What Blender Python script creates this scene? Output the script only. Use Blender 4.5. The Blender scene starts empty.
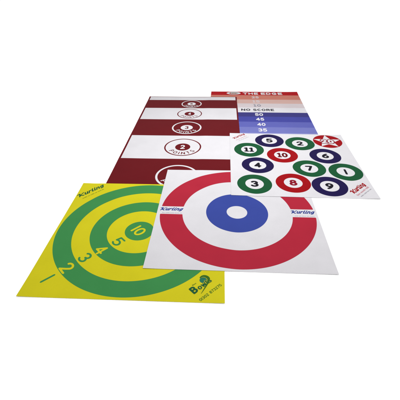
import bpy, math
import numpy as np
from mathutils import Matrix, Vector

scene = bpy.context.scene
col = scene.collection
DEG = math.pi / 180

# ------------------------------------------------------------------ render / view
scene.render.engine = 'CYCLES'
scene.view_settings.view_transform = 'Standard'
scene.view_settings.look = 'None'
scene.view_settings.exposure = 0
scene.view_settings.gamma = 1

# ------------------------------------------------------------------ materials
def lin(c):
    c = c / 255
    return c / 12.92 if c <= 0.04045 else ((c + 0.055) / 1.055) ** 2.4

def material(name, rgb, k=1.0, rough=0.45, spec=0.008, vary=0.06, bump=0.12):
    """printed coated cloth: rgb is the ink as an 8-bit sRGB colour under unit light, k scales it to albedo"""
    m = bpy.data.materials.new(name); m.use_nodes = True
    nt = m.node_tree; b = nt.nodes['Principled BSDF']
    base = [lin(c) * k for c in rgb]
    tc = nt.nodes.new('ShaderNodeTexCoord')
    n1 = nt.nodes.new('ShaderNodeTexNoise'); n1.inputs['Scale'].default_value = 6; n1.inputs['Detail'].default_value = 6
    n2 = nt.nodes.new('ShaderNodeTexNoise'); n2.inputs['Scale'].default_value = 260; n2.inputs['Detail'].default_value = 2
    nt.links.new(tc.outputs['Object'], n1.inputs['Vector']); nt.links.new(tc.outputs['Object'], n2.inputs['Vector'])
    add = nt.nodes.new('ShaderNodeMath'); add.operation = 'ADD'
    nt.links.new(n1.outputs['Fac'], add.inputs[0]); nt.links.new(n2.outputs['Fac'], add.inputs[1])
    mr = nt.nodes.new('ShaderNodeMapRange')
    mr.inputs['From Min'].default_value = 0.6; mr.inputs['From Max'].default_value = 1.4
    mr.inputs['To Min'].default_value = 1 - vary; mr.inputs['To Max'].default_value = 1 + vary
    nt.links.new(add.outputs[0], mr.inputs['Value'])
    mul = nt.nodes.new('ShaderNodeVectorMath'); mul.operation = 'SCALE'
    mul.inputs[0].default_value = base
    nt.links.new(mr.outputs[0], mul.inputs['Scale'])
    nt.links.new(mul.outputs[0], b.inputs['Base Color'])
    b.inputs['Roughness'].default_value = rough
    b.inputs['Specular IOR Level'].default_value = spec
    # woven cloth under the print
    wx = nt.nodes.new('ShaderNodeTexWave'); wx.inputs['Scale'].default_value = 120; wx.bands_direction = 'X'
    wy = nt.nodes.new('ShaderNodeTexWave'); wy.inputs['Scale'].default_value = 120; wy.bands_direction = 'Y'
    nt.links.new(tc.outputs['Object'], wx.inputs['Vector']); nt.links.new(tc.outputs['Object'], wy.inputs['Vector'])
    mx = nt.nodes.new('ShaderNodeMath'); mx.operation = 'MAXIMUM'
    nt.links.new(wx.outputs['Fac'], mx.inputs[0]); nt.links.new(wy.outputs['Fac'], mx.inputs[1])
    bp = nt.nodes.new('ShaderNodeBump'); bp.inputs['Strength'].default_value = bump; bp.inputs['Distance'].default_value = 0.0006
    nt.links.new(mx.outputs[0], bp.inputs['Height']); nt.links.new(bp.outputs[0], b.inputs['Normal'])
    return m

K = 0.58
M = dict(
    floor=material('white studio floor', (251, 251, 251), 1.0, 0.9, 0.0, 0.0, 0.0),
    white=material('white cloth', (224, 222, 226), K),
    grey_white=material('dull white cloth', (219, 217, 221), K),
    yellow=material('yellow cloth', (218, 208, 36), K),
    green=material('green ink', (66, 144, 80), K),
    dark_green=material('dark green ink', (40, 96, 58), K),
    mid_green=material('bottle green ink', (60, 110, 40), K),
    teal=material('teal ink', (46, 120, 96), K),
    red=material('crimson ink', (180, 43, 62), K),
    blue=material('royal blue ink', (60, 76, 158), K),
    logo_blue=material('deep blue ink', (40, 58, 140), K),
    maroon=material('maroon cloth', (106, 25, 31), K),
    pool_red=material('bright red ink', (160, 18, 26), K),
    pool_green=material('forest green ink', (30, 88, 54), K),
    navy=material('navy ink', (36, 28, 76), K),
    black=material('black ink', (34, 32, 40), K),
    grey=material('grey ink', (150, 148, 158), K),
    pink=material('pale red ink', (196, 120, 130), K),
    dark_red=material('dark red ink', (140, 26, 44), K),
    header=material('header red ink', (178, 16, 26), K),
    salmon=material('salmon ink', (202, 124, 108), K),
    rose=material('pale rose ink', (211, 174, 165), K),
    blush=material('blush ink', (212, 201, 204), K),
    indigo=material('indigo ink', (62, 60, 126), K),
    violet=material('violet blue ink', (70, 73, 158), K),
    periwinkle=material('periwinkle ink', (96, 100, 178), K),
    lavender=material('lavender ink', (116, 120, 188), K),
    pale_lavender=material('pale lavender ink', (150, 152, 205), K),
    badge=material('grey green ink', (176, 186, 180), K),
)

# ------------------------------------------------------------------ the lie of the mats
# (name, x, y of the near-left corner, width, depth, turn), bottom of the pile first
RECT = {
    'edge':   (-0.1349, 4.8758 - 2.3855, 1.1927, 2.3855, -0.00394),
    'maroon': (-0.9724, 4.6502 - 2.3732, 1.1866, 2.3732, 0.0014),
    'yellow': (-1.1583, 1.2461, 1.2066, 1.2066, 0.0046),
    'white':  (-0.4642, 1.4943, 1.2064, 1.2064, 0.00179),
    'pool':   (0.1012, 2.3128, 1.1781, 1.1781, -0.00385),
}
ORDER = ['edge', 'maroon', 'yellow', 'white', 'pool']
T = 0.0015            # cloth thickness plus the air under it

def centre(n):
    x, y, w, d, a = RECT[n]
    c, s = math.cos(a), math.sin(a)
    if n in ('edge', 'maroon'):      # turned about their far-left corner
        x, y = x + d * s, y + d * (1 - c)
    return x + w / 2 * c - d / 2 * s, y + w / 2 * s + d / 2 * c

def to_world(n, lx, ly):
    cx, cy = centre(n); a = RECT[n][4]
    return cx + lx * math.cos(a) - ly * math.sin(a), cy + lx * math.sin(a) + ly * math.cos(a)

def outside(n, X, Y):
    cx, cy = centre(n); _, _, w, d, a = RECT[n]
    dx, dy = X - cx, Y - cy
    lx = dx * math.cos(a) + dy * math.sin(a); ly = -dx * math.sin(a) + dy * math.cos(a)
    return np.hypot(np.maximum(np.abs(lx) - w / 2, 0), np.maximum(np.abs(ly) - d / 2, 0))

RIP = {}
for i, n in enumerate(ORDER):
    rg = np.random.default_rng(40 + i)
    RIP[n] = [(rg.uniform(-6, 6), rg.choice([-1, 1]) * rg.uniform(22, 75), rg.uniform(0, 6.28), rg.uniform(.4, 1)) for _ in range(5)] + \
             [(rg.uniform(-16, 16), rg.uniform(-16, 16), rg.uniform(0, 6.28), 2.2) for _ in range(3)]

CURL = {'edge': (0, 0, .003, 0), 'maroon': (0, 0, 0, .003), 'yellow': (.004, .003, 0, .003), 'white': (.002, .004, 0, 0), 'pool': (.001, .005, .003, .002)}
def ripple(n, X, Y):
    """faint waves left from the mat having been rolled up"""
    z = 0; t = 0
    for kx, ky, ph, a in RIP[n]:
        a = a * min(1, 30 / math.hypot(kx, ky))
        z = z + a * np.sin(kx * X + ky * Y + ph + 0.6 * np.sin(3.1 * X + ph)); t += a
    w, d = RECT[n][2:4]; z = 0.0016 * (0.5 + 0.5 * z / t)
    for (sx, sy), up in zip(((-1, -1), (1, -1), (1, 1), (-1, 1)), CURL[n]):     # corners that have not settled flat
        cx, cy = to_world(n, sx * w / 2, sy * d / 2)
        q = np.clip(1 - np.hypot(X - cx, Y - cy) / 0.2, 0, 1)
        z = z + up * q * q
    return z

def lie(n, X, Y):
    """height of the underside of mat n: it drapes over the mats it overlaps"""
    z = 0.0006 + ripple(n, X, Y)
    for m in ORDER[:ORDER.index(n)]:
        s = np.clip(outside(m, X, Y) / 0.10, 0, 1)
        z = z + (1 - s * s * (3 - 2 * s)) * (T + ripple(m, X, Y))
    return z

CLOTH = 0.0012
INK = 0.0002

# ------------------------------------------------------------------ mesh helpers
def make(name, verts, faces, mat, parent):
    me = bpy.data.meshes.new(name)
    me.from_pydata(verts, [], faces); me.update()
    me.polygons.foreach_set('use_smooth', [True] * len(me.polygons))
    me.materials.append(mat)
    o = bpy.data.objects.new(name, me); col.objects.link(o)
    if parent is not None: o.parent = parent
    return o

def drape(n, P, level):
    P = np.asarray(P, float)
    X, Y = to_world(n, P[:, 0], P[:, 1])
    z = lie(n, X, Y) + CLOTH + level * INK
    return np.column_stack([P, z]).tolist()

def sheet(n, mat, parent, cell=0.009):
    _, _, w, d, _ = RECT[n]
    nx, ny = round(w / cell), round(d / cell)
    gx, gy = np.meshgrid(np.linspace(-w / 2, w / 2, nx + 1), np.linspace(-d / 2, d / 2, ny + 1))
    P = np.column_stack([gx.ravel(), gy.ravel()])
    top = drape(n, P, 0)
    X, Y = to_world(n, P[:, 0], P[:, 1])
    bot = np.column_stack([P, lie(n, X, Y)]).tolist()
    N = len(top); idx = lambda i, j: j * (nx + 1) + i
    f = []
    for j in range(ny):
        for i in range(nx):
            a, b, c, e = idx(i, j), idx(i + 1, j), idx(i + 1, j + 1), idx(i, j + 1)
            f.append((a, b, c, e)); f.append((N + e, N + c, N + b, N + a))
    rim = [idx(i, 0) for i in range(nx)] + [idx(nx, j) for j in range(ny)] + \
          [idx(i, ny) for i in range(nx, 0, -1)] + [idx(0, j) for j in range(ny, 0, -1)]
    # the cut edge gets vertices of its own so it stays crisp
    V = top + bot; r0 = len(V)
    V += [V[i] for i in rim] + [V[N + i] for i in rim]; L = len(rim)
    for k in range(L):
        k2 = (k + 1) % L
        f.append((r0 + L + k, r0 + L + k2, r0 + k2, r0 + k))
    return make('mat_sheet', V, f, mat, parent)

def contour(fn, x0, x1, y0, y1, c):
    """fill of the region fn < 0 as small cells, cut cleanly along its outline"""
    nx, ny = max(2, math.ceil((x1 - x0) / c)), max(2, math.ceil((y1 - y0) / c))
    xs, ys = np.linspace(x0, x1, nx + 1), np.linspace(y0, y1, ny + 1)
    gx, gy = np.meshgrid(xs, ys)
    F = fn(gx, gy); F = np.where(np.abs(F) < 1e-9, 1e-9, F)
    ins = F < 0
    V = []; key = {}; faces = []
    def vid(k, p):
        if k not in key:
            key[k] = len(V); V.append(p)
        return key[k]
    any_in = ins[:-1, :-1] | ins[1:, :-1] | ins[:-1, 1:] | ins[1:, 1:]
    for j, i in zip(*np.nonzero(any_in)):
        cs = [(j, i), (j, i + 1), (j + 1, i + 1), (j + 1, i)]
        poly = []
        for q in range(4):
            a, b = cs[q], cs[(q + 1) % 4]
            if ins[a]: poly.append(vid(a, (xs[a[1]], ys[a[0]])))
            if ins[a] != ins[b]:
                lo, hi = min(a, b), max(a, b)
                t = F[lo] / (F[lo] - F[hi])
                poly.append(vid((lo, hi), (xs[lo[1]] + t * (xs[hi[1]] - xs[lo[1]]), ys[lo[0]] + t * (ys[hi[0]] - ys[lo[0]]))))
        if len(poly) >= 3: faces.append(tuple(poly))
    return np.array(V), faces

def ink(n, name, fn, box, mat, parent, level=1, cell=0.005):
    V, f = contour(fn, *box, cell)
    return make(name, drape(n, V, level), f, mat, parent)

def ring(n, name, cx, cy, r0, r1, mat, parent, level=1, cell=0.008, cut=None):
    """flat printed ring (a disc when r0 = 0) on a polar grid"""
    na = max(40, math.ceil(2 * math.pi * r1 / cell)); nr = max(1, math.ceil((r1 - r0) / cell))
    V = []; f = []
    if r0 > 0: rs = np.linspace(r0, r1, nr + 1)
    else: rs = np.linspace(0, r1, nr + 1)[1:]
    for r in rs:
        for a in range(na):
            t = 2 * math.pi * a / na
            V.append((cx + r * math.cos(t), cy + r * math.sin(t)))
    for k in range(len(rs) - 1):
        for a in range(na):
            b = (a + 1) % na
            f.append((k * na + a, (k + 1) * na + a, (k + 1) * na + b, k * na + b))
    if r0 <= 0:
        V.append((cx, cy)); c = len(V) - 1
        for a in range(na): f.append((c, a, (a + 1) % na))
    return make(name, drape(n, V, level), f, mat, parent)

# ------------------------------------------------------------------ lettering drawn as strokes
def arc(cx, cy, rx, ry, a0, a1, k=16):
    return [(cx + rx * math.cos(math.radians(a0 + (a1 - a0) * i / k)), cy + ry * math.sin(math.radians(a0 + (a1 - a0) * i / k))) for i in range(k + 1)]
six = [arc(.31, .32, .23, .24, 0, 360), [(.48, .9), (.3, .78), (.15, .58), (.08, .34)]]
G = {
 '0': (.62, [arc(.31, .5, .23, .42, 0, 360, 24)]),
 '1': (.22, [[(.11, .08), (.11, .92)]]),
 '2': (.62, [arc(.3, .69, .22, .23, 165, -25) + [(.36, .4), (.08, .08), (.55, .08)]]),
 '3': (.6, [arc(.28, .71, .21, .21, 150, -80), arc(.28, .3, .24, .22, 80, -150)]),
 '4': (.64, [[(.45, .08), (.45, .92), (.06, .32), (.6, .32)]]),
 '5': (.6, [[(.5, .92), (.15, .92), (.11, .52)] + arc(.29, .34, .24, .26, 125, -140)]),
 '6': (.62, six), '9': (.62, [[(.62 - x, 1 - y) for x, y in s] for s in six]),
 '7': (.6, [[(.06, .92), (.54, .92), (.24, .08)]]),
 '8': (.62, [arc(.31, .72, .19, .2, 0, 360), arc(.31, .29, .24, .22, 0, 360)]),
 '|': (.5, [[(.25, .08), (.25, .92)], [(.1, .08), (.4, .08)], [(.08, .82), (.25, .92)]]),
 'T': (.64, [[(.04, .92), (.6, .92)], [(.32, .92), (.32, .08)]]),
 'H': (.66, [[(.09, .08), (.09, .92)], [(.57, .08), (.57, .92)], [(.09, .5), (.57, .5)]]),
 'E': (.58, [[(.54, .92), (.09, .92), (.09, .08), (.54, .08)], [(.09, .5), (.46, .5)]]),
 'D': (.66, [[(.09, .08), (.09, .92), (.3, .92)] + arc(.3, .5, .27, .42, 90, -90) + [(.09, .08)]]),
 'G': (.68, [arc(.34, .5, .26, .42, 50, 320) + [(.58, .44), (.38, .44)]]),
 'N': (.68, [[(.09, .08), (.09, .92), (.59, .08), (.59, .92)]]),
 'O': (.7, [arc(.35, .5, .27, .42, 0, 360, 24)]),
 'S': (.6, [arc(.3, .71, .21, .21, 30, 270) + arc(.3, .29, .23, .21, 90, -150)]),
 'C': (.64, [arc(.34, .5, .26, .42, 50, 310)]),
 'R': (.64, [[(.09, .08), (.09, .92), (.34, .92)] + arc(.34, .71, .2, .21, 90, -90) + [(.09, .5)], [(.3, .5), (.57, .08)]]),
 'P': (.6, [[(.09, .08), (.09, .92), (.32, .92)] + arc(.32, .69, .21, .23, 90, -90) + [(.09, .46)]]),
 'I': (.24, [[(.12, .08), (.12, .92)]]),
 'B': (.64, [[(.09, .08), (.09, .92), (.3, .92)] + arc(.32, .72, .19, .2, 90, -90) + [(.09, .52)], [(.3, .52)] + arc(.32, .3, .23, .22, 90, -90) + [(.09, .08)]]),
 'K': (.72, [[(.1, .06), (.1, .94)], [(-.22, .84), (-.02, .94), (.1, .94)], [(.64, .94), (.14, .42), (.68, .06)]]),
 'u': (.5, [[(.08, .62), (.08, .3)] + arc(.24, .26, .16, .18, 180, 330) + [(.42, .62)], [(.42, .62), (.42, .1), (.5, .1)]]),
 'r': (.36, [[(.08, .62), (.08, .08)], [(.08, .42), (.2, .6), (.36, .6)]]),
 'l': (.26, [[(.12, .98), (.1, .16), (.26, .1)]]),
 'i': (.24, [[(.1, .62), (.1, .14), (.22, .1)], [(.11, .82), (.11, .85)]]),
 'n': (.5, [[(.08, .62), (.08, .08)], [(.08, .42)] + arc(.25, .45, .16, .16, 150, 0) + [(.41, .12), (.5, .1)]]),
 'g': (.54, [arc(.25, .38, .17, .22, 0, 360), [(.43, .62), (.43, .02)] + arc(.27, .02, .16, .12, 0, -140)]),
 'o': (.54, [arc(.27, .35, .19, .27, 0, 360)]),
 'w': (.7, [[(.06, .62), (.2, .08), (.35, .58), (.5, .08), (.64, .62)]]),
 's': (.44, [arc(.22, .48, .14, .13, 30, 270) + arc(.22, .21, .15, .13, 90, -150)]),
 ' ': (.4, []), '-': (.4, [[(.08, .45), (.32, .45)]]),
}

for ch in 'urilngows':      # the script has a tall body
    G[ch] = (G[ch][0], [[(x, min(y * 1.2, 1.0)) for x, y in q] for q in G[ch][1]])

def seg_dist(X, Y, a, b):
    ax, ay = a; bx, by = b; dx, dy = bx - ax, by - ay
    L = dx * dx + dy * dy
    t = np.clip(((X - ax) * dx + (Y - ay) * dy) / L, 0, 1) if L > 0 else 0
    return np.hypot(X - ax - t * dx, Y - ay - t * dy)

def text_shape(s, w=0.085, shear=0.0, gap=0.06, res=0.036, grow=0.0, stretch=1.0):
    """outline-filled lettering, returned in a box 0..1 by 0..1 with its faces"""
    strokes = []; x = 0
    for ch in s:
        adv, st = G[ch]
        for q in st: strokes.append([((px + x) * stretch, py) for px, py in q])
        x += adv + gap
    W = x * stretch
    pad = w + grow + .05
    def fn(X, Y):
        D = np.full(X.shape, 9.0)
        for q in strokes:
            qx = [p[0] for p in q]
            m = (X > min(qx) - .3) & (X < max(qx) + .3)
            if not m.any(): continue
            xx, yy, dd = X[m], Y[m], D[m]
            if len(q) == 1: dd = np.minimum(dd, np.hypot(xx - q[0][0], yy - q[0][1]))
            for a, b in zip(q[:-1], q[1:]): dd = np.minimum(dd, seg_dist(xx, yy, a, b))
            D[m] = dd
        return D - w - grow
    V, f = contour(fn, -pad - .2, W + pad, -.3 - pad, 1 + pad, res)
    V = V.copy(); V[:, 0] += shear * V[:, 1]
    return V, f

def fit(V, cx, cy, width, height, rot=0.0, ref=None):
    ref = V if ref is None else ref
    lo, hi = ref.min(0), ref.max(0)
    P = (V - (lo + hi) / 2) / (hi - lo) * np.array([width, height])
    c, s = math.cos(rot), math.sin(rot)
    return np.column_stack([cx + P[:, 0] * c - P[:, 1] * s, cy + P[:, 0] * s + P[:, 1] * c])

def text(n, name, s, cx, cy, width, height, mat, parent, rot=0.0, level=1, outline=None, **kw):
    V, f = text_shape(s, **kw)
    if outline:
        o_mat, grow = outline
        kw2 = dict(kw); kw2['grow'] = grow
        V2, f2 = text_shape(s, **kw2)
        edge = make(name + '_outline', drape(n, fit(V2, cx, cy, width, height, rot, V), level), f2, o_mat, parent)
        return make(name, drape(n, fit(V, cx, cy, width, height, rot), level + 1), f, mat, parent)
    return make(name, drape(n, fit(V, cx, cy, width, height, rot), level), f, mat, parent)

def arc_text(n, name, s, cx, cy, r, height, a0, a1, mat, parent, level=1, **kw):
    """lettering along the bottom of a circle, read from outside it"""
    V, f = text_shape(s, **kw)
    lo, hi = V.min(0), V.max(0)
    t = (V[:, 0] - lo[0]) / (hi[0] - lo[0]); h = ((V[:, 1] - lo[1]) / (hi[1] - lo[1]) - .5) * height
    ang = np.radians(a0 + (a1 - a0) * t); rr = r - h
    P = np.column_stack([cx + rr * np.cos(ang), cy + rr * np.sin(ang)])
    return make(name, drape(n, P, level), f, mat, parent)

def small_print(n, cx, cy, length, height, mat, parent, rot, seed, level=1):
    """a line of print too small to read: upright strokes in word-like runs"""
    rg = np.random.default_rng(seed); V = []; f = []
    x = -length / 2; step = height * .62; c, s = math.cos(rot), math.sin(rot); run = rg.integers(3, 8)
    while x < length / 2 - step:
        if run == 0:
            x += step * .9; run = rg.integers(3, 9); continue
        run -= 1
        h0, h1 = -height / 2, height * rg.choice([.2, .2, .5])
        k = len(V)
        for px, py in ((x, h0), (x + step * .62, h0), (x + step * .62, h1), (x, h1)):
            V.append((cx + px * c - py * s, cy + px * s + py * c))
        f.append((k, k + 1, k + 2, k + 3)); x += step
    return make('small_print', drape(n, V, level), f, mat, parent)

def band(n, name, x0, x1, y0, y1, mat, parent, level=1, cell=0.009):
    nx, ny = max(1, round((x1 - x0) / cell)), max(1, round((y1 - y0) / cell))
    gx, gy = np.meshgrid(np.linspace(x0, x1, nx + 1), np.linspace(y0, y1, ny + 1))
    f = [(j * (nx + 1) + i, j * (nx + 1) + i + 1, (j + 1) * (nx + 1) + i + 1, (j + 1) * (nx + 1) + i) for j in range(ny) for i in range(nx)]
    return make(name, drape(n, np.column_stack([gx.ravel(), gy.ravel()]), level), f, mat, parent)

def thing(n, name, label):
    o = bpy.data.objects.new(name, None); col.objects.link(o)
    cx, cy = centre(n)
    o.location = (cx, cy, 0); o.rotation_euler = (0, 0, RECT[n][4]); o.empty_display_size = 0.2
    o['label'] = label; o['category'] = 'game mat'; o['group'] = 'printed game mats laid out on the floor'
    return o

# ------------------------------------------------------------------ floor
me = bpy.data.meshes.new('floor')
me.from_pydata([(-60, -60, 0), (60, -60, 0), (60, 60, 0), (-60, 60, 0)], [], [(0, 1, 2, 3)])
me.materials.append(M['floor'])
fl = bpy.data.objects.new('floor', me); col.objects.link(fl); fl['kind'] = 'structure'

Q = math.pi / 4
# ------------------------------------------------------------------ yellow target mat
n = 'yellow'; w = RECT[n][2]
t = thing(n, 'target_mat', 'yellow mat with green target rings and numbers along one diagonal')
uv = lambda u, v: ((u - .5) * w, (v - .5) * w)
sheet(n, M['yellow'], t)
ro = ring(n, 'target_ring', 0, 0, .386 * w, .486 * w, M['green'], t)
ri = ring(n, 'target_ring', 0, 0, .188 * w, .285 * w, M['green'], t)
be = ring(n, 'bullseye', 0, 0, 0, .085 * w, M['green'], t)
ro['label'] = 'widest green ring'; ri['label'] = 'inner green ring'
for s, (u, v), wd, ht, mt, par, lv in (
        ('1', (.106, .117), .0115, .080, 'green', t, 1), ('2', (.178, .193), .056, .074, 'yellow', ro, 2),
        ('3', (.249, .270), .052, .074, 'green', t, 1), ('4', (.319, .331), .056, .074, 'yellow', ri, 2),
        ('5', (.399, .401), .054, .070, 'green', t, 1), ('10', (.497, .500), .074, .074, 'yellow', be, 2)):
    x, y = uv(u, v)
    text(n, 'numeral', s, x, y, wd * w, ht * w, M[mt], par, rot=-Q, level=lv, w=.075 if s != '1' else .11)
x, y = uv(.086, .906)
lt = text(n, 'lettering', 'Kurling', x, y,   .200 * w, .046 * w, M['dark_green'], t, rot=Q, shear=.42, w=.12, gap=.10, stretch=1.3, res=.028)
small_print(n, *uv(.113, .873), .165 * w, .008 * w, M['mid_green'], lt, Q, 3)
em = ring(n, 'emblem', *uv(.893, .137), 0, .0185 * w, M['teal'], t, level=2, cell=.003)
# the tail that sweeps round the ball and trails off towards the edge
ctr = [(.876, .150, .004), (.884, .160, .007), (.897, .164, .010), (.912, .158, .012), (.920, .146, .011), (.918, .128, .0085), (.911, .106, .006), (.900, .080, .0035), (.887, .052, .0012)]
def tail_line(k=40):
    P = np.array(ctr); s = np.linspace(0, len(P) - 1, k); i = np.clip(s.astype(int), 0, len(P) - 2); fr = (s - i)[:, None]
    Pm = lambda j: P[np.clip(j, 0, len(P) - 1)]
    p0, p1, p2, p3 = Pm(i - 1), Pm(i), Pm(i + 1), Pm(i + 2)
    return .5 * (2 * p1 + (p2 - p0) * fr + (2 * p0 - 5 * p1 + 4 * p2 - p3) * fr ** 2 + (3 * p1 - p0 - 3 * p2 + p3) * fr ** 3)
L = tail_line()
V = []; F = []
for i in range(len(L)):
    d = L[min(i + 1, len(L) - 1)][:2] - L[max(i - 1, 0)][:2]; d /= np.hypot(*d); nn = np.array([-d[1], d[0]]) * max(L[i][2], .001) * .62
    for q in (L[i][:2] + nn, L[i][:2] - nn): V.append(uv(*q))
    if i: F.append((2 * i - 2, 2 * i - 1, 2 * i + 1, 2 * i))
make('tail', drape(n, V, 6), F, M['mid_green'], em)
text(n, 'lettering', 'B', *uv(.850, .073), .032 * w, .044 * w, M['dark_green'], em, rot=Q, level=3, w=.115)
text(n, 'lettering', 'owls', *uv(.899, .113), .084 * w, .029 * w, M['dark_green'], em, rot=Q, level=4, w=.09, gap=.08, outline=(M['yellow'], .05))
small_print(n, *uv(.852, .111), .03 * w, .008 * w, M['mid_green'], em, Q, 9)
text(n, 'phone_number', '01302 873275', *uv(.932, .062), .142 * w, .0165 * w, M['mid_green'], t, rot=Q, w=.08, res=.05)

# ------------------------------------------------------------------ white curling mat
n = 'white'; w = RECT[n][2]
t = thing(n, 'curling_mat', 'white mat with one thick crimson ring round a royal blue bullseye')
sheet(n, M['white'], t)
uv = lambda u, v: ((u - .5) * w, (v - .5) * w)
ry0, ry1 = uv(0, .461)[1], uv(0, .541)[1]; ccx, ccy = uv(.503, .497); R0, R1 = .342 * w, .483 * w
def half(sign):
    lim = ry1 if sign > 0 else ry0
    return lambda X, Y: np.maximum(np.maximum(np.hypot(X - ccx, Y - ccy) - R1, R0 - np.hypot(X - ccx, Y - ccy)), sign * (lim - Y))
# start each grid exactly on the straight cut so that edge stays sharp
ink(n, 'ring_half', half(1), (ccx - R1 - .01, ccx + R1 + .01, ry1 + 1e-6, ccy + R1 + .01), M['red'], t, cell=.0055)
ink(n, 'ring_half', half(-1), (ccx - R1 - .01, ccx + R1 + .01, ccy - R1 - .01, ry0 - 1e-6), M['red'], t, cell=.0055)
ring(n, 'bullseye', ccx, ccy, .0645 * w, .1935 * w, M['blue'], t)
for u in (.090, .9145):
    lt = text(n, 'lettering', 'Kurling', *uv(u, .511), .148 * w, .040 * w, M['logo_blue'], t, shear=.5, w=.12, gap=.10, stretch=1.3, res=.028)
    small_print(n, *uv(u + .006, .473), .125 * w, .006 * w, M['grey'], lt, 0, int(u * 100))

# ------------------------------------------------------------------ white mat of numbered balls
n = 'pool'; w = RECT[n][2]
t = thing(n, 'numbered_ball_mat', 'white mat with twelve red, green and navy numbered balls')
sheet(n, M['white'], t)
uv = lambda u, v: ((u - .5) * w, (v - .5) * w)
for s, u, v, c in (('5', .347, .861, 'navy'), ('2', .604, .812, 'pool_green'), ('20', .852, .864, 'pool_red'), ('11', .159, .684, 'pool_green'),
                   ('10', .426, .597, 'pool_red'), ('6', .770, .594, 'navy'), ('7', .603, .389, 'pool_green'), ('1', .866, .349, 'pool_green'),
                   ('4', .213, .425, 'navy'), ('3', .170, .152, 'pool_green'), ('8', .448, .176, 'pool_red'), ('9', .699, .145, 'navy')):
    x, y = uv(u, v)
    if s == '20':
        b = ring(n, 'printed_ball', x, y, 0, .123 * w, M[c], t, cell=.007)
        b['label'] = 'red ball with a white star'
        pts = [(x + r * math.cos(a), y + r * math.sin(a)) for k in range(10) for r, a in [((.121 if k % 2 == 0 else .054) * w, math.pi / 2 + k * math.pi / 5)]]
        def star(X, Y, pts=pts):
            inside = np.zeros(X.shape, bool); D = np.full(X.shape, 9.0)
            for (ax, ay), (bx, by) in zip(pts, pts[1:] + pts[:1]):
                D = np.minimum(D, seg_dist(X, Y, (ax, ay), (bx, by)))
                cr = ((ay > Y) != (by > Y)) & (X < (bx - ax) * (Y - ay) / (by - ay + 1e-12) + ax)
                inside ^= cr
            return np.where(inside, -D, D)
        ink(n, 'star', star, (x - .13 * w, x + .13 * w, y - .13 * w, y + .13 * w), M['white'], b, level=2, cell=.0035)
        text(n, 'numeral', '20', x - .002 * w, y - .002 * w, .108 * w, .074 * w, M['white'], b, level=3, w=.13, gap=.2, outline=(M['dark_red'], .14))
    else:
        b = ring(n, 'printed_ball', x, y, .066 * w, .1245 * w, M[c], t, cell=.007)
        g = s.replace('1', '|') if s in ('10', '11') else s
        text(n, 'numeral', g, x, y, {1: .056, 2: .086}[len(s)] * w if s != '1' else .017 * w, .076 * w,
             M[{'8': 'dark_red', '10': 'maroon'}.get(s, 'black')], b, level=1, w=.12)
lt = text(n, 'lettering', 'Kurling', *uv(.893, .128), .172 * w, .050 * w, M['pool_red'], t, rot=Q, shear=.4, w=.13, gap=.10, stretch=1.3, res=.028)
small_print(n, *uv(.917, .098), .165 * w, .015 * w, M['pink'], lt, Q, 21)
small_print(n, *uv(.930, .076), .145 * w, .010 * w, M['grey'], lt, Q, 22)
lt = text(n, 'lettering', 'Kurling', *uv(.083, .938), .148 * w, .036 * w, M['pool_red'], t, rot=Q, shear=.4, w=.12, gap=.10, stretch=1.3, res=.028)
small_print(n, *uv(.106, .905), .14 * w, .010 * w, M['pink'], lt, Q, 23)
small_print(n, *uv(.122, .885), .13 * w, .007 * w, M['grey'], lt, Q, 24)

# ------------------------------------------------------------------ maroon and white striped points mat
n = 'maroon'; w, d = RECT[n][2:4]
t = thing(n, 'striped_points_mat', 'long maroon mat with white stripes and a ringed points number on each stripe')
sheet(n, M['maroon'], t)
uv = lambda u, v: ((u - .5) * w, d / 2 + v * w)
for v0, v1 in ((-.112, -.012), (-.662, -.356), (-1.468, -1.036)):
    (x0, y0), (x1, y1) = uv(.017, v0), uv(.985, v1)
    band(n, 'white_stripe', x0, x1, y0, y1, M['grey_white'] if v1 > -.1 else M['white'], t)
for s, v, r, on_white in (('5', -.230, .110, 0), ('4', -.512, .127, 1), ('3', -.857, .140, 0), ('2', -1.258, .158, 1), ('1', -1.727, .160, 0)):
    x, y = uv(.5025, v); r *= w
    a, bm = (M['maroon'], M['white']) if on_white else (M['white'], M['maroon'])
    rg = ring(n, 'points_ring', x, y, r * (.925 if on_white else .90), r, a, t, level=2)
    ring(n, 'centre_spot', x, y, 0, r * .41, a, rg, level=2)
    text(n, 'numeral', s, x, y, r * (.25 if s != '1' else .08), r * .46, bm if on_white else M['maroon'], rg, level=3, w=.10)
    arc_text(n, 'lettering', 'POINTS', x, y, r * .70, r * .27, 212, 328, a, rg, level=2, w=.075, gap=.22, res=.05)

# ------------------------------------------------------------------ red to blue score ladder mat
n = 'edge'; w, d = RECT[n][2:4]
t = thing(n, 'score_ladder_mat', 'long mat with a red title band and score bands fading from pink to blue')
sheet(n, M['pale_lavender'], t)
uv = lambda u, v: ((u - .5) * w, d / 2 + v * w)
def row(v0, v1, mt, name='score_band'):
    (x0, y0), (x1, y1) = uv(0.0006, v0), uv(.9994, v1)
    return band(n, name, x0, x1, y0, y1, M[mt], t)
hd = row(-.122, -.001, 'header', 'title_band')
(x, y) = uv(.262, -.058)
ell = lambda cx, cy, a, b: (lambda X, Y: (np.hypot((X - cx) / a, (Y - cy) / b) - 1) * b)
ink(n, 'oval_badge', ell(x, y, .081 * w, .047 * w), (x - .1 * w, x + .1 * w, y - .06 * w, y + .06 * w), M['white'], hd, level=2, cell=.004)
ink(n, 'oval_badge', ell(x, y, .055 * w, .044 * w), (x - .1 * w, x + .1 * w, y - .06 * w, y + .06 * w), M['badge'], hd, level=3, cell=.004)
small_print(n, x - .002 * w, y - .002 * w, .085 * w, .034 * w, M['header'], hd, 0, 31, level=4)
text(n, 'lettering', 'THE', *uv(.456, -.066), .178 * w, .075 * w, M['white'], hd, level=2, w=.15, gap=.12, stretch=1.9)
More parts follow.
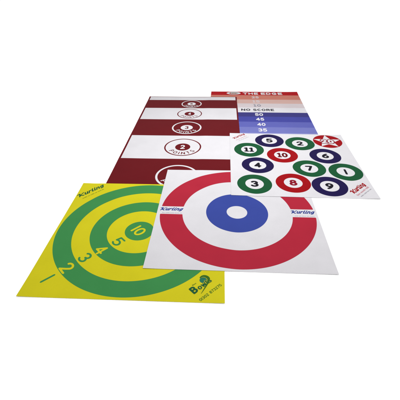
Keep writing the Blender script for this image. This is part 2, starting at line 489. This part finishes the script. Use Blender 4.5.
text(n, 'lettering', 'EDGE', *uv(.698, -.066), .246 * w, .075 * w, M['white'], hd, level=2, w=.15, gap=.12, stretch=1.9)
for s, v0, v1, mt, tm, u in (('25', -.265, -.122, 'salmon', 'blush', .502), ('15', -.388, -.265, 'rose', 'blush', .503), ('10', -.512, -.388, 'blush', 'grey', .506),
                             ('NO SCORE', -.645, -.512, 'white', 'black', .502), ('50', -.757, -.645, 'indigo', 'white', .507), ('45', -.885, -.757, 'violet', 'white', .507),
                             ('40', -1.010, -.885, 'periwinkle', 'white', .509), ('35', -1.140, -1.010, 'lavender', 'white', .511)):
    b = row(v0, v1, mt)
    if s == 'NO SCORE':
        text(n, 'lettering', 'NO', *uv(.379, -.574), .094 * w, .060 * w, M[tm], b, level=2, w=.125, gap=.12, stretch=1.5)
        text(n, 'lettering', 'SCORE', *uv(.564, -.574), .216 * w, .060 * w, M[tm], b, level=2, w=.125, gap=.12, stretch=1.5)
    else:
        s2 = s.replace('1', '|')
        text(n, 'numeral', s2, *uv(u, (v0 + v1) / 2), .080 * w, .070 * w, M[tm], b, level=2, w=.12, gap=.1, stretch=1.3)

# ------------------------------------------------------------------ camera
S = 1.6145
Rv, Uv, Fv = Vector((0.998345, 0.055982, -0.013201)), Vector((-0.021915, 0.582433, 0.812584)), Vector((-0.053179, 0.810949, -0.582695))
cam_data = bpy.data.cameras.new('camera'); cam = bpy.data.objects.new('camera', cam_data); col.objects.link(cam)
cam_data.sensor_fit = 'HORIZONTAL'; cam_data.sensor_width = 36; cam_data.lens = 36 * 347.063 / 400
cam_data.clip_start = 0.05; cam_data.clip_end = 300
cam.matrix_world = Matrix(((Rv.x, Uv.x, -Fv.x, 0), (Rv.y, Uv.y, -Fv.y, 0), (Rv.z, Uv.z, -Fv.z, S), (0, 0, 0, 1)))
scene.camera = cam

# ------------------------------------------------------------------ light: a white studio and one large softbox over the back
wd = bpy.data.worlds.new('World'); scene.world = wd; wd.use_nodes = True
wd.node_tree.nodes['Background'].inputs['Color'].default_value = (1, 1, 1, 1)
wd.node_tree.nodes['Background'].inputs['Strength'].default_value = 1.05
ld = bpy.data.lights.new('softbox', 'AREA'); ld.shape = 'RECTANGLE'; ld.size = 1.6; ld.size_y = 1.2; ld.energy = 62
lo = bpy.data.objects.new('softbox', ld); col.objects.link(lo)
lo.location = (0.15, 3.2, 2.2)
lo.rotation_euler = (Vector((0.1, 2.9, 0)) - lo.location).to_track_quat('-Z', 'Y').to_euler()
